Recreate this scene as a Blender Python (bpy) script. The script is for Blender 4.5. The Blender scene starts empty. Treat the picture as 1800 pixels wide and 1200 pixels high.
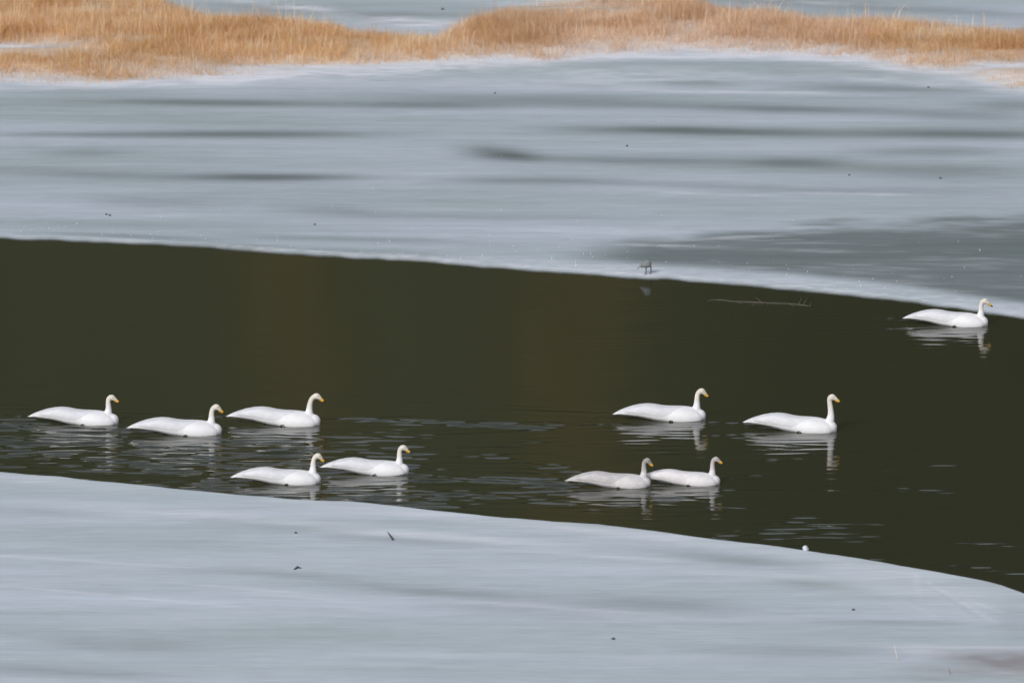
import bpy, bmesh, math, random
import numpy as np
from mathutils import Vector, Matrix

# ------------------------------------------------------------------ camera, light, exposure
SC = bpy.context.scene
COL = SC.collection
H, PITCH, F = 38.3, math.radians(10.5), 24000.0 / 1800.0        # camera height (m), tilt, focal length / sensor width
cam_data = bpy.data.cameras.new('camera')
cam_data.sensor_width = 36.0
cam_data.lens = F * 36.0
cam_data.clip_start, cam_data.clip_end = 0.5, 3000.0
cam_data.dof.use_dof = True
cam_data.dof.focus_distance = 207.0
cam_data.dof.aperture_fstop = 2.8
cam = bpy.data.objects.new('camera', cam_data)
cam.location = (0, 0, H)
cam.rotation_euler = (math.pi / 2 - PITCH, 0, 0)
COL.objects.link(cam)
SC.camera = cam

SUN_EL, SUN_AZ = math.radians(32), math.radians(205)            # behind the camera, a little to the left
world = bpy.data.worlds.new('World')
SC.world = world
world.use_nodes = True
wn = world.node_tree
sky = wn.nodes.new('ShaderNodeTexSky')
sky.sky_type = 'NISHITA'
sky.sun_disc = False
sky.sun_elevation = SUN_EL
sky.sun_rotation = SUN_AZ
sky.air_density, sky.dust_density, sky.ozone_density = 1.0, 3.0, 1.0
wn.nodes['Background'].inputs['Strength'].default_value = 0.10
veil = wn.nodes.new('ShaderNodeHueSaturation')                  # thin even overcast: the blue is washed out
veil.inputs['Saturation'].default_value = 0.42
wn.links.new(sky.outputs['Color'], veil.inputs['Color'])
wn.links.new(veil.outputs['Color'], wn.nodes['Background'].inputs['Color'])
sun_data = bpy.data.lights.new('sun', 'SUN')
sun_data.energy = 1.35
sun_data.angle = math.radians(14)
sun_data.color = (1.0, 0.965, 0.93)
sun = bpy.data.objects.new('sun', sun_data)
sd = Vector((math.sin(SUN_AZ) * math.cos(SUN_EL), math.cos(SUN_AZ) * math.cos(SUN_EL), math.sin(SUN_EL)))
sun.rotation_euler = sd.to_track_quat('Z', 'Y').to_euler()
sun.location = (0, 0, 120)
COL.objects.link(sun)
SC.view_settings.view_transform = 'Standard'
SC.view_settings.look = 'None'
SC.view_settings.exposure = 0.32
SC.view_settings.gamma = 1.0
SC.view_settings.use_curve_mapping = False

# ------------------------------------------------------------------ helpers
RNG = np.random.default_rng(7)
random.seed(7)
CP, SP = math.cos(PITCH), math.sin(PITCH)

def at(px, py, z=0.0):
    """World point at height z that lies on the sight line through a place of the photograph (1800 x 1200)."""
    px = np.asarray(px, float); py = np.asarray(py, float)
    u = (px - 900.0) / 24000.0
    v = (600.0 - py) / 24000.0
    dy = CP + v * SP
    dz = -SP + v * CP
    t = (z - H) / dz
    return u * t, dy * t

def to_px(x, y, z=0.0):
    dz = z - H
    fwd = y * CP - dz * SP
    up = y * SP + dz * CP
    return 900.0 + 24000.0 * x / fwd, 600.0 - 24000.0 * up / fwd

def smooth(a, b, x):
    t = np.clip((x - a) / (b - a), 0, 1)
    return t * t * (3 - 2 * t)

_LAT = np.random.default_rng(3).random((256, 256))
def vnoise(x, y):
    xi = np.floor(x).astype(int); yi = np.floor(y).astype(int)
    fx = x - xi; fy = y - yi
    fx = fx * fx * fx * (fx * (fx * 6 - 15) + 10); fy = fy * fy * fy * (fy * (fy * 6 - 15) + 10)
    a = _LAT[xi & 255, yi & 255]; b = _LAT[(xi + 1) & 255, yi & 255]
    c = _LAT[xi & 255, (yi + 1) & 255]; d = _LAT[(xi + 1) & 255, (yi + 1) & 255]
    return (a * (1 - fx) + b * fx) * (1 - fy) + (c * (1 - fx) + d * fx) * fy
def fbm(x, y, o=4):
    s = 0; a = 0.5; n = 0
    for k in range(o):
        s = s + a * vnoise(x * 2 ** k + 17.3 * k, y * 2 ** k + 5.1 * k); n += a; a *= 0.5
    return s / n

def tag(o, label=None, cat=None, group=None, kind=None):
    if label: o['label'] = label
    if cat: o['category'] = cat
    if group: o['group'] = group
    if kind: o['kind'] = kind
    return o

def link(name, me, mat=None, parent=None):
    o = bpy.data.objects.new(name, me)
    COL.objects.link(o)
    if mat is not None and not me.materials:
        me.materials.append(mat)
    if parent is not None:
        o.parent = parent
    return o

def empty(name, loc, rz=0.0):
    o = bpy.data.objects.new(name, None)
    o.empty_display_size = 0.2
    o.location = loc
    o.rotation_euler = (0, 0, rz)
    COL.objects.link(o)
    return o

def np_mesh(name, verts, faces, smooth_shade=True, attrs=None):
    """faces: int array (n, 3) or (n, 4)."""
    verts = np.asarray(verts, np.float32); faces = np.asarray(faces, np.int32)
    me = bpy.data.meshes.new(name)
    nf, k = faces.shape
    me.vertices.add(len(verts)); me.vertices.foreach_set('co', verts.ravel())
    me.loops.add(nf * k); me.loops.foreach_set('vertex_index', faces.ravel())
    me.polygons.add(nf)
    me.polygons.foreach_set('loop_start', np.arange(0, nf * k, k, dtype=np.int32))
    me.polygons.foreach_set('loop_total', np.full(nf, k, np.int32))
    me.polygons.foreach_set('use_smooth', np.full(nf, smooth_shade, bool))
    for an, av in (attrs or {}).items():
        av = np.asarray(av, np.float32)
        if av.ndim == 1:
            a = me.attributes.new(an, 'FLOAT', 'POINT'); a.data.foreach_set('value', av)
        else:
            a = me.attributes.new(an, 'FLOAT_COLOR', 'POINT')
            if av.shape[1] == 3:
                av = np.concatenate([av, np.ones((len(av), 1), np.float32)], 1)
            a.data.foreach_set('color', av.ravel())
    me.update(calc_edges=True)
    me.validate()
    return me

def grid_faces(nr, nc):
    i = np.arange(nr * nc).reshape(nr, nc)
    return np.stack([i[:-1, :-1], i[:-1, 1:], i[1:, 1:], i[1:, :-1]], -1).reshape(-1, 4)

def tube(points, radii, n=8, cap=True):
    """Tapered tube along a polyline -> (verts, faces as lists)."""
    V, Fs = [], []
    P = [Vector(p) for p in points]
    prev = None
    for i, p in enumerate(P):
        t = (P[min(i + 1, len(P) - 1)] - P[max(i - 1, 0)]).normalized()
        if prev is None:
            a = Vector((0, 0, 1)) if abs(t.z) < 0.9 else Vector((0, 1, 0))
            nx = t.cross(a).normalized()
        else:
            nx = (prev - t * prev.dot(t)).normalized()
        prev = nx
        ny = t.cross(nx)
        for k in range(n):
            a = 2 * math.pi * k / n
            V.append(p + (nx * math.cos(a) + ny * math.sin(a)) * radii[i])
    for i in range(len(P) - 1):
        for k in range(n):
            k2 = (k + 1) % n
            Fs.append((i * n + k, i * n + k2, (i + 1) * n + k2, (i + 1) * n + k))
    if cap:
        Fs.append(tuple(range(n))[::-1])
        Fs.append(tuple((len(P) - 1) * n + k for k in range(n)))
    return V, Fs

def mesh_from(name, parts, smooth_shade=True):
    V, Fs = [], []
    for v, f in parts:
        o = len(V)
        V += [tuple(q) for q in v]
        Fs += [tuple(i + o for i in q) for q in f]
    me = bpy.data.meshes.new(name)
    me.from_pydata(V, [], Fs)
    me.update()
    if smooth_shade:
        me.polygons.foreach_set('use_smooth', np.ones(len(me.polygons), bool))
    return me

class Nodes:
    def __init__(self, name):
        self.m = bpy.data.materials.new(name); self.m.use_nodes = True
        self.t = self.m.node_tree
        self.b = self.t.nodes['Principled BSDF']
    def n(self, kind, **kw):
        x = self.t.nodes.new(kind)
        for k, v in kw.items():
            setattr(x, k, v)
        return x
    def l(self, a, b): self.t.links.new(a, b)
    def attr(self, name): return self.n('ShaderNodeAttribute', attribute_name=name)
    def noise(self, scale, detail=4, rough=0.5, vec=None):
        x = self.n('ShaderNodeTexNoise'); x.inputs['Scale'].default_value = scale
        x.inputs['Detail'].default_value = detail; x.inputs['Roughness'].default_value = rough
        if vec is not None: self.l(vec, x.inputs['Vector'])
        return x
    def mapping(self, scale, rot=(0, 0, 0), coord='Object'):
        tc = self.n('ShaderNodeTexCoord'); mp = self.n('ShaderNodeMapping')
        mp.inputs['Scale'].default_value = scale; mp.inputs['Rotation'].default_value = rot
        self.l(tc.outputs[coord], mp.inputs['Vector'])
        return mp.outputs['Vector']
    def ramp(self, fac, stops):
        r = self.n('ShaderNodeValToRGB')
        e = r.color_ramp.elements
        e[0].position, e[0].color = stops[0][0], (*stops[0][1], 1)
        e[1].position, e[1].color = stops[-1][0], (*stops[-1][1], 1)
        for p, c in stops[1:-1]:
            k = e.new(p); k.color = (*c, 1)
        self.l(fac, r.inputs['Fac'])
        return r.outputs['Color']
    def mix(self, fac, a, b, blend='MIX'):
        x = self.n('ShaderNodeMix', data_type='RGBA', blend_type=blend)
        for s, v in ((x.inputs['Factor'], fac), (x.inputs['A'], a), (x.inputs['B'], b)):
            if hasattr(v, 'links'): self.l(v, s)
            elif isinstance(v, (int, float)): s.default_value = v
            else: s.default_value = (*v, 1)
        return x.outputs['Result']
    def math(self, op, a, b=None, clamp=False):
        x = self.n('ShaderNodeMath', operation=op, use_clamp=clamp)
        for s, v in zip(x.inputs, (a, b)):
            if v is None: continue
            if hasattr(v, 'links'): self.l(v, s)
            else: s.default_value = v
        return x.outputs[0]
    def set(self, **kw):
        for k, v in kw.items():
            s = self.b.inputs[k.replace('_', ' ')]
            if hasattr(v, 'links'): self.l(v, s)
            else: s.default_value = v
        return self

# ------------------------------------------------------------------ materials
def ice_material(name, rot, lit_a, lit_b, gain=1.0):
    k = Nodes(name)
    at_c = k.attr('mask')                                   # r thin ice, g snow, b litter/soil
    sep = k.n('ShaderNodeSeparateColor'); k.l(at_c.outputs['Color'], sep.inputs['Color'])
    edge = k.attr('edge').outputs['Fac']
    warp = k.noise(0.25, 2, 0.5, k.mapping((1, 1, 1)))
    v1 = k.mapping((0.16, 1.0, 1), (0, 0, math.radians(rot)))
    v2 = k.mapping((0.35, 3.2, 1), (0, 0, math.radians(rot + 1)))
    v3 = k.mapping((1.1, 8.0, 1), (0, 0, math.radians(rot - 1)))
    n1 = k.noise(0.50, 3, 0.45, v1).outputs['Fac']           # broad drifts
    n2 = k.noise(0.9, 5, 0.55, v2).outputs['Fac']           # wind streaks
    n3 = k.noise(1.6, 4, 0.6, v3).outputs['Fac']            # fine grain
    base = k.ramp(n1, [(p, tuple(q * gain for q in c)) for p, c in [(0.30, (0.378, 0.443, 0.470)), (0.48, (0.445, 0.515, 0.570)), (0.70, (0.522, 0.583, 0.670))]])
    streak = k.ramp(n2, [(0.25, (0.89, 0.90, 0.89)), (0.50, (1, 1, 1)), (0.76, (1.10, 1.10, 1.10))])
    base = k.mix(1.0, base, streak, 'MULTIPLY')
    thin = k.mix(n2, (0.048, 0.068, 0.058), (0.145, 0.172, 0.162))
    tf = k.math('MULTIPLY', sep.outputs['Red'], k.math('ADD', k.math('MULTIPLY', n2, 0.9), 0.55), True)
    c = k.mix(tf, base, thin)
    snow = k.mix(n3, (0.70, 0.74, 0.83), (0.84, 0.86, 0.92))
    c = k.mix(k.math('MULTIPLY', sep.outputs['Green'], k.math('ADD', n2, 0.45), True), c, snow)
    litter = k.mix(n3, lit_a, lit_b)
    c = k.mix(k.math('MULTIPLY', sep.outputs['Blue'], k.math('ADD', n3, 0.4), True), c, litter)
    grain = k.ramp(n3, [(0.28, (0.90, 0.90, 0.90)), (0.72, (1.09, 1.09, 1.09))])
    c = k.mix(1.0, c, grain, 'MULTIPLY')
    c = k.mix(edge, c, (0.030, 0.036, 0.022))               # water-soaked rim
    bump = k.n('ShaderNodeBump'); bump.inputs['Strength'].default_value = 0.25; bump.inputs['Distance'].default_value = 0.01
    k.l(n3, bump.inputs['Height']); k.l(bump.outputs['Normal'], k.b.inputs['Normal'])
    k.set(Base_Color=c, Roughness=0.62, Specular_IOR_Level=0.18)
    return k.m

def water_material():
    k = Nodes('river_water')
    v = k.mapping((1.2, 3.0, 1))
    n = k.noise(6.0, 3, 0.55, v)
    bump = k.n('ShaderNodeBump'); bump.inputs['Strength'].default_value = 0.05; bump.inputs['Distance'].default_value = 0.01
    k.l(n.outputs['Fac'], bump.inputs['Height']); k.l(bump.outputs['Normal'], k.b.inputs['Normal'])
    big = k.noise(0.12, 2, 0.5, k.mapping((1, 1, 1))).outputs['Fac']
    k.set(Base_Color=k.mix(big, (0.024, 0.028, 0.014), (0.028, 0.031, 0.015)), Roughness=0.07, IOR=1.333)
    return k.m

def plumage_material(name, white, shade, stain):
    k = Nodes(name)
    n = k.noise(9, 5, 0.6, k.mapping((1.0, 2.0, 2.0)))
    c = k.mix(k.ramp(n.outputs['Fac'], [(0.35, (0, 0, 0)), (0.7, (1, 1, 1))]), white, shade)
    c = k.mix(k.attr('stain').outputs['Fac'], c, stain)
    f = k.noise(45, 2, 0.5, k.mapping((0.5, 2.0, 1.0)))
    bump = k.n('ShaderNodeBump'); bump.inputs['Strength'].default_value = 0.25; bump.inputs['Distance'].default_value = 0.006
    k.l(f.outputs['Fac'], bump.inputs['Height']); k.l(bump.outputs['Normal'], k.b.inputs['Normal'])
    k.set(Base_Color=c, Roughness=0.75, Specular_IOR_Level=0.15)
    k.b.inputs['Sheen Weight'].default_value = 0.1
    return k.m

def plain(name, a, b, scale=20, rough=0.6, spec=0.3):
    k = Nodes(name)
    n = k.noise(scale, 4, 0.6, k.mapping((1, 1, 1)))
    k.set(Base_Color=k.mix(n.outputs['Fac'], a, b), Roughness=rough, Specular_IOR_Level=spec)
    return k.m

def grass_material():
    k = Nodes('dry_grass')
    c = k.attr('tint').outputs['Color']
    d = k.n('ShaderNodeBsdfDiffuse'); t = k.n('ShaderNodeBsdfTranslucent'); m = k.n('ShaderNodeMixShader')
    m.inputs[0].default_value = 0.45
    k.l(c, d.inputs['Color']); k.l(c, t.inputs['Color'])
    k.l(d.outputs[0], m.inputs[1]); k.l(t.outputs[0], m.inputs[2])
    k.l(m.outputs[0], k.t.nodes['Material Output'].inputs['Surface'])
    k.t.nodes.remove(k.b)
    return k.m

M_ICE = ice_material('far_ice', 6, (0.58, 0.41, 0.27), (0.78, 0.62, 0.50))
M_NEAR_ICE = ice_material('near_ice', 16, (0.20, 0.185, 0.19), (0.40, 0.38, 0.40), 1.07)
M_WATER = water_material()
M_WHITE = plumage_material('white_plumage', (0.77, 0.78, 0.81), (0.70, 0.715, 0.76), (0.62, 0.57, 0.47))
M_WING_SHADED = plumage_material('shaded_wing_plumage', (0.68, 0.695, 0.74), (0.58, 0.60, 0.65), (0.60, 0.56, 0.50))  # white feathers, with the greyer shading of the upper side put into the colour
M_GREY = plumage_material('greyish_plumage', (0.66, 0.65, 0.67), (0.52, 0.51, 0.53), (0.22, 0.20, 0.17))
M_GREY_WING_SHADED = plumage_material('shaded_greyish_wing_plumage', (0.56, 0.55, 0.57), (0.42, 0.41, 0.43), (0.26, 0.24, 0.21))  # grey plumage darkened likewise: upper-side shading put into the colour
M_PALE = plumage_material('ash_plumage', (0.73, 0.72, 0.75), (0.62, 0.61, 0.64), (0.33, 0.30, 0.27))
M_BILL = plain('yellow_bill', (0.62, 0.33, 0.04), (0.72, 0.42, 0.07), 30, 0.4)
M_BLACK = plain('black_horn', (0.012, 0.011, 0.010), (0.025, 0.022, 0.02), 30, 0.35)
M_FOOT = plain('grey_foot', (0.07, 0.075, 0.08), (0.13, 0.135, 0.14), 30, 0.5)
M_GRASS = grass_material()
M_WOOD = plain('wet_driftwood', (0.05, 0.048, 0.036), (0.12, 0.115, 0.09), 14, 0.7)
M_TWIG = plain('dark_twig', (0.03, 0.035, 0.035), (0.07, 0.075, 0.07), 40, 0.8)
M_SPECK = plain('dark_debris', (0.06, 0.068, 0.07), (0.12, 0.13, 0.13), 60, 0.85)
M_SNOWLUMP = plain('snowy_ice', (0.52, 0.56, 0.65), (0.64, 0.67, 0.74), 18, 0.7)
M_STALK = plain('pale_stalk', (0.60, 0.52, 0.42), (0.72, 0.66, 0.56), 40, 0.8)
M_BROWN_STALK = plain('brown_stalk', (0.20, 0.14, 0.10), (0.30, 0.22, 0.16), 40, 0.8)
M_BIRD = plain('grey_bird_plumage', (0.15, 0.165, 0.175), (0.22, 0.24, 0.25), 60, 0.8)
M_BANK = plain('bank_soil', (0.16, 0.13, 0.09), (0.45, 0.44, 0.44), 0.3, 0.95, 0.1)
M_GROUND = plain('river_bed', (0.06, 0.055, 0.04), (0.10, 0.09, 0.07), 0.5, 0.95, 0.1)
def tree_mat():
    k = Nodes('forest_foliage')
    n = k.noise(1.1, 4, 0.6, k.mapping((1, 1, 1)))
    c = k.mix(1.0, k.attr('tint').outputs['Color'], k.ramp(n.outputs['Fac'], [(0.3, (0.6, 0.6, 0.6)), (0.7, (1.3, 1.3, 1.3))]), 'MULTIPLY')
    k.set(Base_Color=c, Roughness=0.9, Specular_IOR_Level=0.1)
    return k.m
M_FOREST = tree_mat()

# ------------------------------------------------------------------ shore lines (places in the photograph -> ground)
FAR = np.array([(-4200, 300), (-2400, 355), (-900, 393), (-400, 407), (0, 421), (180, 428), (330, 436), (480, 446), (620, 456), (780, 466), (900, 476), (1040, 486),
                (1140, 492), (1260, 500), (1400, 513), (1500, 522), (1600, 533), (1700, 548), (1800, 562), (2200, 612), (2800, 690), (4500, 850)], float)
NEAR = np.array([(-4200, 560), (-900, 768), (-400, 798), (0, 829), (100, 836), (200, 846), (300, 857), (400, 866), (500, 874), (560, 878), (640, 882), (760, 896), (850, 906),
                 (950, 913), (1050, 920), (1150, 932), (1250, 945), (1350, 956), (1410, 965), (1500, 978), (1560, 988), (1640, 1003), (1720, 1017), (1760, 1027),
                 (1800, 1041), (1860, 1080), (1920, 1125), (2000, 1180), (2400, 1400), (4500, 2100)], float)
fx, fy = at(FAR[:, 0], FAR[:, 1])
nx_, ny_ = at(NEAR[:, 0], NEAR[:, 1])
def jag(x, seed, amp):
    return amp * ((fbm(x * 1.1 + seed, x * 0 + seed, 4) - 0.5) * 2)
def far_shore(x): return np.interp(x, fx, fy) + jag(x * 2.2, 11.0, 0.11)
def near_shore(x): return np.interp(x, nx_, ny_) + jag(x * 1.2, 40.0, 0.08)

# ------------------------------------------------------------------ grass strips (places in the photograph)
G_TOP = np.array([(-900, -60), (-100, -60), (230, -40), (290, -4), (350, 16), (450, 24), (550, 30), (640, 44), (700, 52), (770, 56), (800, 44), (830, 24), (880, 8), (960, -12), (1200, -12),
                  (1250, 2), (1330, 10), (1450, 19), (1550, 26), (1650, 33), (1800, 43), (2000, 50), (2700, 70)], float)
G_BOT = np.array([(-900, 135), (0, 139), (100, 144), (200, 146), (250, 139), (330, 134), (450, 132), (500, 128), (600, 119), (750, 111), (800, 106), (900, 107), (950, 109), (1000, 101), (1100, 95),
                  (1200, 89), (1350, 93), (1500, 101), (1550, 110), (1600, 121), (1650, 127), (1700, 138), (1750, 150), (1800, 156), (2000, 170), (2700, 190)], float)
def grass_density(px, py):
    """How thick the dry grass stands whose foot is at this place, 0..1."""
    t = np.interp(px, G_TOP[:, 0], G_TOP[:, 1]) + 16
    b = np.interp(px, G_BOT[:, 0], G_BOT[:, 1])
    w = (fbm(px / 70.0 + 3.0, py / 9.0, 3) - 0.5) * 12
    d = smooth(-9, 11, py - t + w) * smooth(-6, 22, b - py + w)
    def hole(cx, cy, rx, ry, s):
        return 1 - s * np.exp(-(((px - cx) / rx) ** 2 + ((py - cy) / ry) ** 2) ** 1.5)
    d = d * hole(10, 84, 140, 12, 0.98) * hole(-300, 86, 300, 12, 0.9) * hole(1765, 116, 92, 14, 0.99) * hole(1920, 120, 120, 12, 0.9)
    d = d * hole(620, 118, 190, 9, 0.6) * hole(450, 117, 120, 7, 0.45) * hole(200, 72, 110, 6, 0.5) * hole(960, 16, 90, 5, 0.95) * hole(1110, 22, 80, 4, 0.5) * hole(850, 104, 120, 6, 0.5) * hole(1680, 127, 70, 6, 0.4)
    d = d * (0.55 + 0.9 * (fbm(px / 110.0, py / 12.0 + 9, 3) - 0.15))
    return np.clip(d, 0, 1)

def litter_amount(px, py):
    s = 0
    for dx, dy in ((0, 0), (-26, -3), (26, -3), (0, -6), (-12, 3), (12, 3)):
        s = s + grass_density(px + dx, py + dy)
    return np.clip(s / 6.0, 0, 1)

# ------------------------------------------------------------------ ice sheets
def blob(px, py, cx, cy, hx, hy, s, slope=0.0):
    u = (px - cx) / hx
    v = (py - cy - slope * (px - cx)) / hy
    return s * np.exp(-np.abs(u) ** 2.4 - v * v)
FAR_STREAKS = [(380, 185, 190, 5, .75, .012), (740, 190, 130, 5, .6, .01), (900, 178, 260, 8, .45, .01), (130, 166, 120, 4, .25, .0), (1180, 192, 260, 6, .45, .02),
               (430, 241, 210, 5.5, .9, .002), (110, 242, 140, 4, .5, 0), (880, 273, 60, 9, .8, .10), (960, 284, 130, 6, .45, .03), (150, 272, 70, 6, .35, 0),
               (495, 316, 140, 5, .9, .0), (300, 318, 200, 7, .35, .02), (930, 323, 150, 6, .65, .01), (100, 308, 160, 5, .3, .03), (280, 361, 120, 8, .35, .02), (580, 373, 90, 8, .35, .05),
               (800, 385, 240, 6, .3, .01), (1290, 237, 190, 6, .8, .02), (1100, 232, 160, 6, .4, .0), (1700, 241, 180, 7, .85, .012), (1640, 271, 120, 6, .5, .0), (1190, 288, 140, 6, .6, .01),
               (1400, 290, 80, 7, .7, .0), (1600, 302, 180, 8, .35, .0), (1560, 160, 170, 6, .55, .02), (1230, 151, 70, 5, .5, .02), (1440, 198, 160, 6, .5, .02), (1690, 208, 110, 7, .5, .02), (1780, 190, 70, 8, .45, 0),
               (1280, 333, 200, 6, .35, .04), (1600, 340, 180, 7, .3, .0), (1680, 312, 120, 8, .3, 0), (300, 400, 260, 4, .25, .02), (620, 425, 200, 4, .4, .03), (230, 420, 140, 3, .5, .04), (420, 437, 120, 3, .5, .05), (680, 450, 120, 4, .5, .05),
               (520, 20, 140, 8, .35, .08), (700, 30, 60, 4, .4, .02), (1420, 10, 170, 7, .5, .05), (1680, 24, 140, 6, .35, .06)]
FAR_SNOW = [(300, 150, 350, 9, .55, -.03), (600, 132, 260, 9, .7, -.04), (870, 112, 180, 7, .6, -.02), (1200, 102, 260, 7, .85, 0), (1450, 108, 200, 8, .8, .05), (1560, 124, 110, 8, .6, .12),
            (1770, 118, 110, 16, .9, .0), (40, 84, 160, 12, .9, .0), (620, 122, 170, 9, .7, -.05), (720, 44, 120, 9, .9, .08), (480, 12, 120, 6, .7, .1), (980, 14, 110, 7, .8, .03), (1500, 12, 200, 4, .4, .04), (1280, 166, 220, 3, .5, .02), (1640, 152, 160, 8, .45, .08),
            (950, 150, 300, 10, .25, .0), (1100, 135, 350, 12, .35, .0), (1250, 345, 90, 2.5, .4, .03), (1500, 345, 120, 3, .35, .02), (1040, 410, 160, 4, .3, .0), (1180, 437, 90, 2.5, .42, .02), (1420, 445, 70, 2.5, .38, .03), (1320, 420, 140, 3, .4, -.05)]
NEAR_SNOW = [(760, 948, 210, 7, .75, .07), (1080, 985, 150, 4, .5, .06), (1330, 1017, 130, 5, .45, .03), (350, 910, 260, 8, .4, .07), (130, 991, 190, 2.2, .55, .06), (190, 1052, 250, 2.4, .5, .09), (420, 1040, 130, 2.0, .5, .08),
             (520, 1055, 80, 2.5, .5, .09), (560, 1072, 120, 2, .3, .05), (980, 1075, 180, 3, .45, .07), (1620, 1040, 190, 26, .45, .12), (1500, 1000, 150, 12, .3, .1), (1700, 1143, 160, 3.2, .9, .01), (1640, 1152, 60, 5, .5, .05), (1780, 1185, 90, 8, .3, 0),
             (80, 850, 160, 8, .35, .08), (700, 905, 240, 10, .45, .1), (1200, 955, 200, 10, .4, .1), (1020, 935, 150, 8, .35, .1)]
NEAR_THIN = [(1150, 1070, 160, 16, .42, .04), (780, 1048, 180, 10, .42, .06), (480, 1015, 180, 7, .28, .06), (1300, 990, 120, 10, .40, .08), (220, 1140, 160, 14, .3, .03), (700, 955, 140, 7, .3, .06), (1440, 1035, 70, 9, .3, .1), (100, 1188, 200, 10, .35, .05),
             (1420, 1150, 160, 14, .3, .02), (1560, 1100, 160, 5, .3, .02), (900, 1080, 170, 10, .25, .05), (1790, 1090, 50, 40, .22, .1), (60, 905, 120, 8, .2, .05), (500, 930, 160, 6, .2, .05)]
NEAR_LITTER = [(1760, 1166, 110, 17, .62, .02), (1690, 1160, 60, 6, .3, .05), (1660, 1185, 90, 7, .35, .02), (1850, 1175, 140, 24, .6, 0), (1640, 1199, 60, 5, .3, 0)]

def rows_from(d0, steps):
    out = [d0]
    for step, upto in steps:
        while out[-1] < upto - 1e-6:
            out.append(out[-1] + step)
    return np.array(out)

XS = np.concatenate([np.arange(-160, -40, 8), np.arange(-40, -12, 1.0), np.arange(-12, 12.01, 0.085), np.arange(13, 41, 1.0), np.arange(44, 161, 8)])

def ice_height(d, top):
    return -0.05 + (top + 0.05) * smooth(0.0, 0.34, d)

# far sheet: runs back from the far edge of the water, under the grass, to the foot of the hill
D = rows_from(-0.12, [(0.035, 0.5), (0.07, 24), (0.10, 33), (1.5, 80)])
X, DD = np.meshgrid(XS, D)
Y = far_shore(X) + DD
Y = np.where(DD > 33, np.maximum(Y, 0), Y)
PX, PY = to_px(X, Y)
thin = sum(blob(PX, PY, s[0], s[1], s[2] * 1.1, s[3] * 1.35, s[4] * 0.80, s[5]) for s in FAR_STREAKS)
zone_top = np.interp(PX, [700, 930, 1100, 1440, 1800, 2600], [470, 446, 424, 398, 382, 360]) + (fbm(PX / 120, PY / 14, 3) - 0.5) * 22
rim_px = np.interp(PX, FAR[:, 0], FAR[:, 1]) - PY
rim_w = np.interp(PX, [-500, 0, 500, 1000, 1400, 1800], [4, 4, 8, 20, 24, 22])
zone = smooth(-10, 20, PY - zone_top + 16 * (fbm(PX / 60, PY / 5.0 + 11, 3) - 0.5)) * smooth(960, 1180, PX - (PY - 440) * -1.5) * smooth(rim_w * 0.7, rim_w * 1.5, rim_px)
thin = np.clip(thin + 0.75 * zone, 0, 1)
snow = sum(blob(PX, PY, *s) for s in FAR_SNOW) * (0.25 + 1.1 * smooth(0.3, 0.75, 0.6 * fbm(PX / 80, PY / 5, 3) + 0.4 * fbm(PX / 22, PY / 2.5 + 3, 3)))
rim = smooth(1.0, 5.0, rim_px) * (1 - smooth(rim_w * 0.6, rim_w * 1.3, rim_px))
rim = rim * (0.25 + 1.0 * smooth(0.3, 0.75, 0.5 * fbm(PX / 60, PY / 3.0, 3) + 0.5 * fbm(PX / 9, PY / 2.0 + 7, 3)))
zfrost = zone * smooth(0.50, 0.80, 0.6 * fbm(PX / 170 + 31, PY / 6.5 - 0.03 * PX / 6.5, 4) + 0.4 * fbm(PX / 60, PY / 3.0, 3))
b_ = np.interp(PX, G_BOT[:, 0], G_BOT[:, 1])
fringe = np.exp(-(np.maximum(PY - b_ - 2, 0) / 11) ** 2) * smooth(-34, -8, PY - b_) * (0.45 + 0.8 * fbm(PX / 90, PY / 6, 3))
snow = np.clip(snow + 0.42 * rim + 0.20 * zfrost + 0.80 * fringe, 0, 1)
litter = litter_amount(PX, PY)
mound = 0.10 * smooth(0.05, 0.8, litter)
Z = ice_height(DD, 0.045) + mound + 0.03 * (fbm(X * 0.35, Y * 0.5, 3) - 0.5) * smooth(0.3, 1.2, DD)
edge = 1 - smooth(0.03, 0.36, DD)
# scratches frozen into the sheet
att = np.stack([thin, snow, litter], -1).reshape(-1, 3)
me = np_mesh('far_ice', np.stack([X, Y, Z], -1).reshape(-1, 3), grid_faces(*X.shape), True, {'mask': att, 'edge': edge.ravel()})
tag(link('far_ice', me, M_ICE), 'grey frozen river ice beyond the open water, streaked with thin dark patches', kind='structure')

def far_height(x, y):
    d = y - far_shore(x)
    px, py = to_px(x, y)
    l = litter_amount(px, py)
    return ice_height(d, 0.045) + 0.10 * smooth(0.05, 0.8, l) + 0.03 * (fbm(x * 0.35, y * 0.5, 3) - 0.5) * smooth(0.3, 1.2, d)

# near sheet: runs from the near edge of the water towards the camera's bank
D = rows_from(-0.12, [(0.035, 0.5), (0.07, 18), (0.6, 40), (2.0, 90)])
X, DD = np.meshgrid(XS, D)
Y = near_shore(X) - DD
PX, PY = to_px(X, Y)
thin = np.clip(sum(blob(PX, PY, *s) for s in NEAR_THIN), 0, 1)
snow = sum(blob(PX, PY, *s) for s in NEAR_SNOW)
def scratch(p, q, w, s):
    (ax, ay), (bx, by) = p, q
    L2 = (bx - ax) ** 2 + (by - ay) ** 2
    t = np.clip(((PX - ax) * (bx - ax) + (PY - ay) * (by - ay)) / L2, 0, 1)
    dd = np.hypot(PX - ax - t * (bx - ax), (PY - ay - t * (by - ay)))
    return s * np.exp(-(dd / w) ** 2)
snow = snow + scratch((1630, 1030), (1750, 1100), 2.2, .35) + scratch((1590, 1065), (1642, 1088), 1.8, .3) + scratch((1700, 1060), (1760, 1082), 1.8, .25) + scratch((1610, 1012), (1614, 1062), 1.8, .25)
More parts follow.
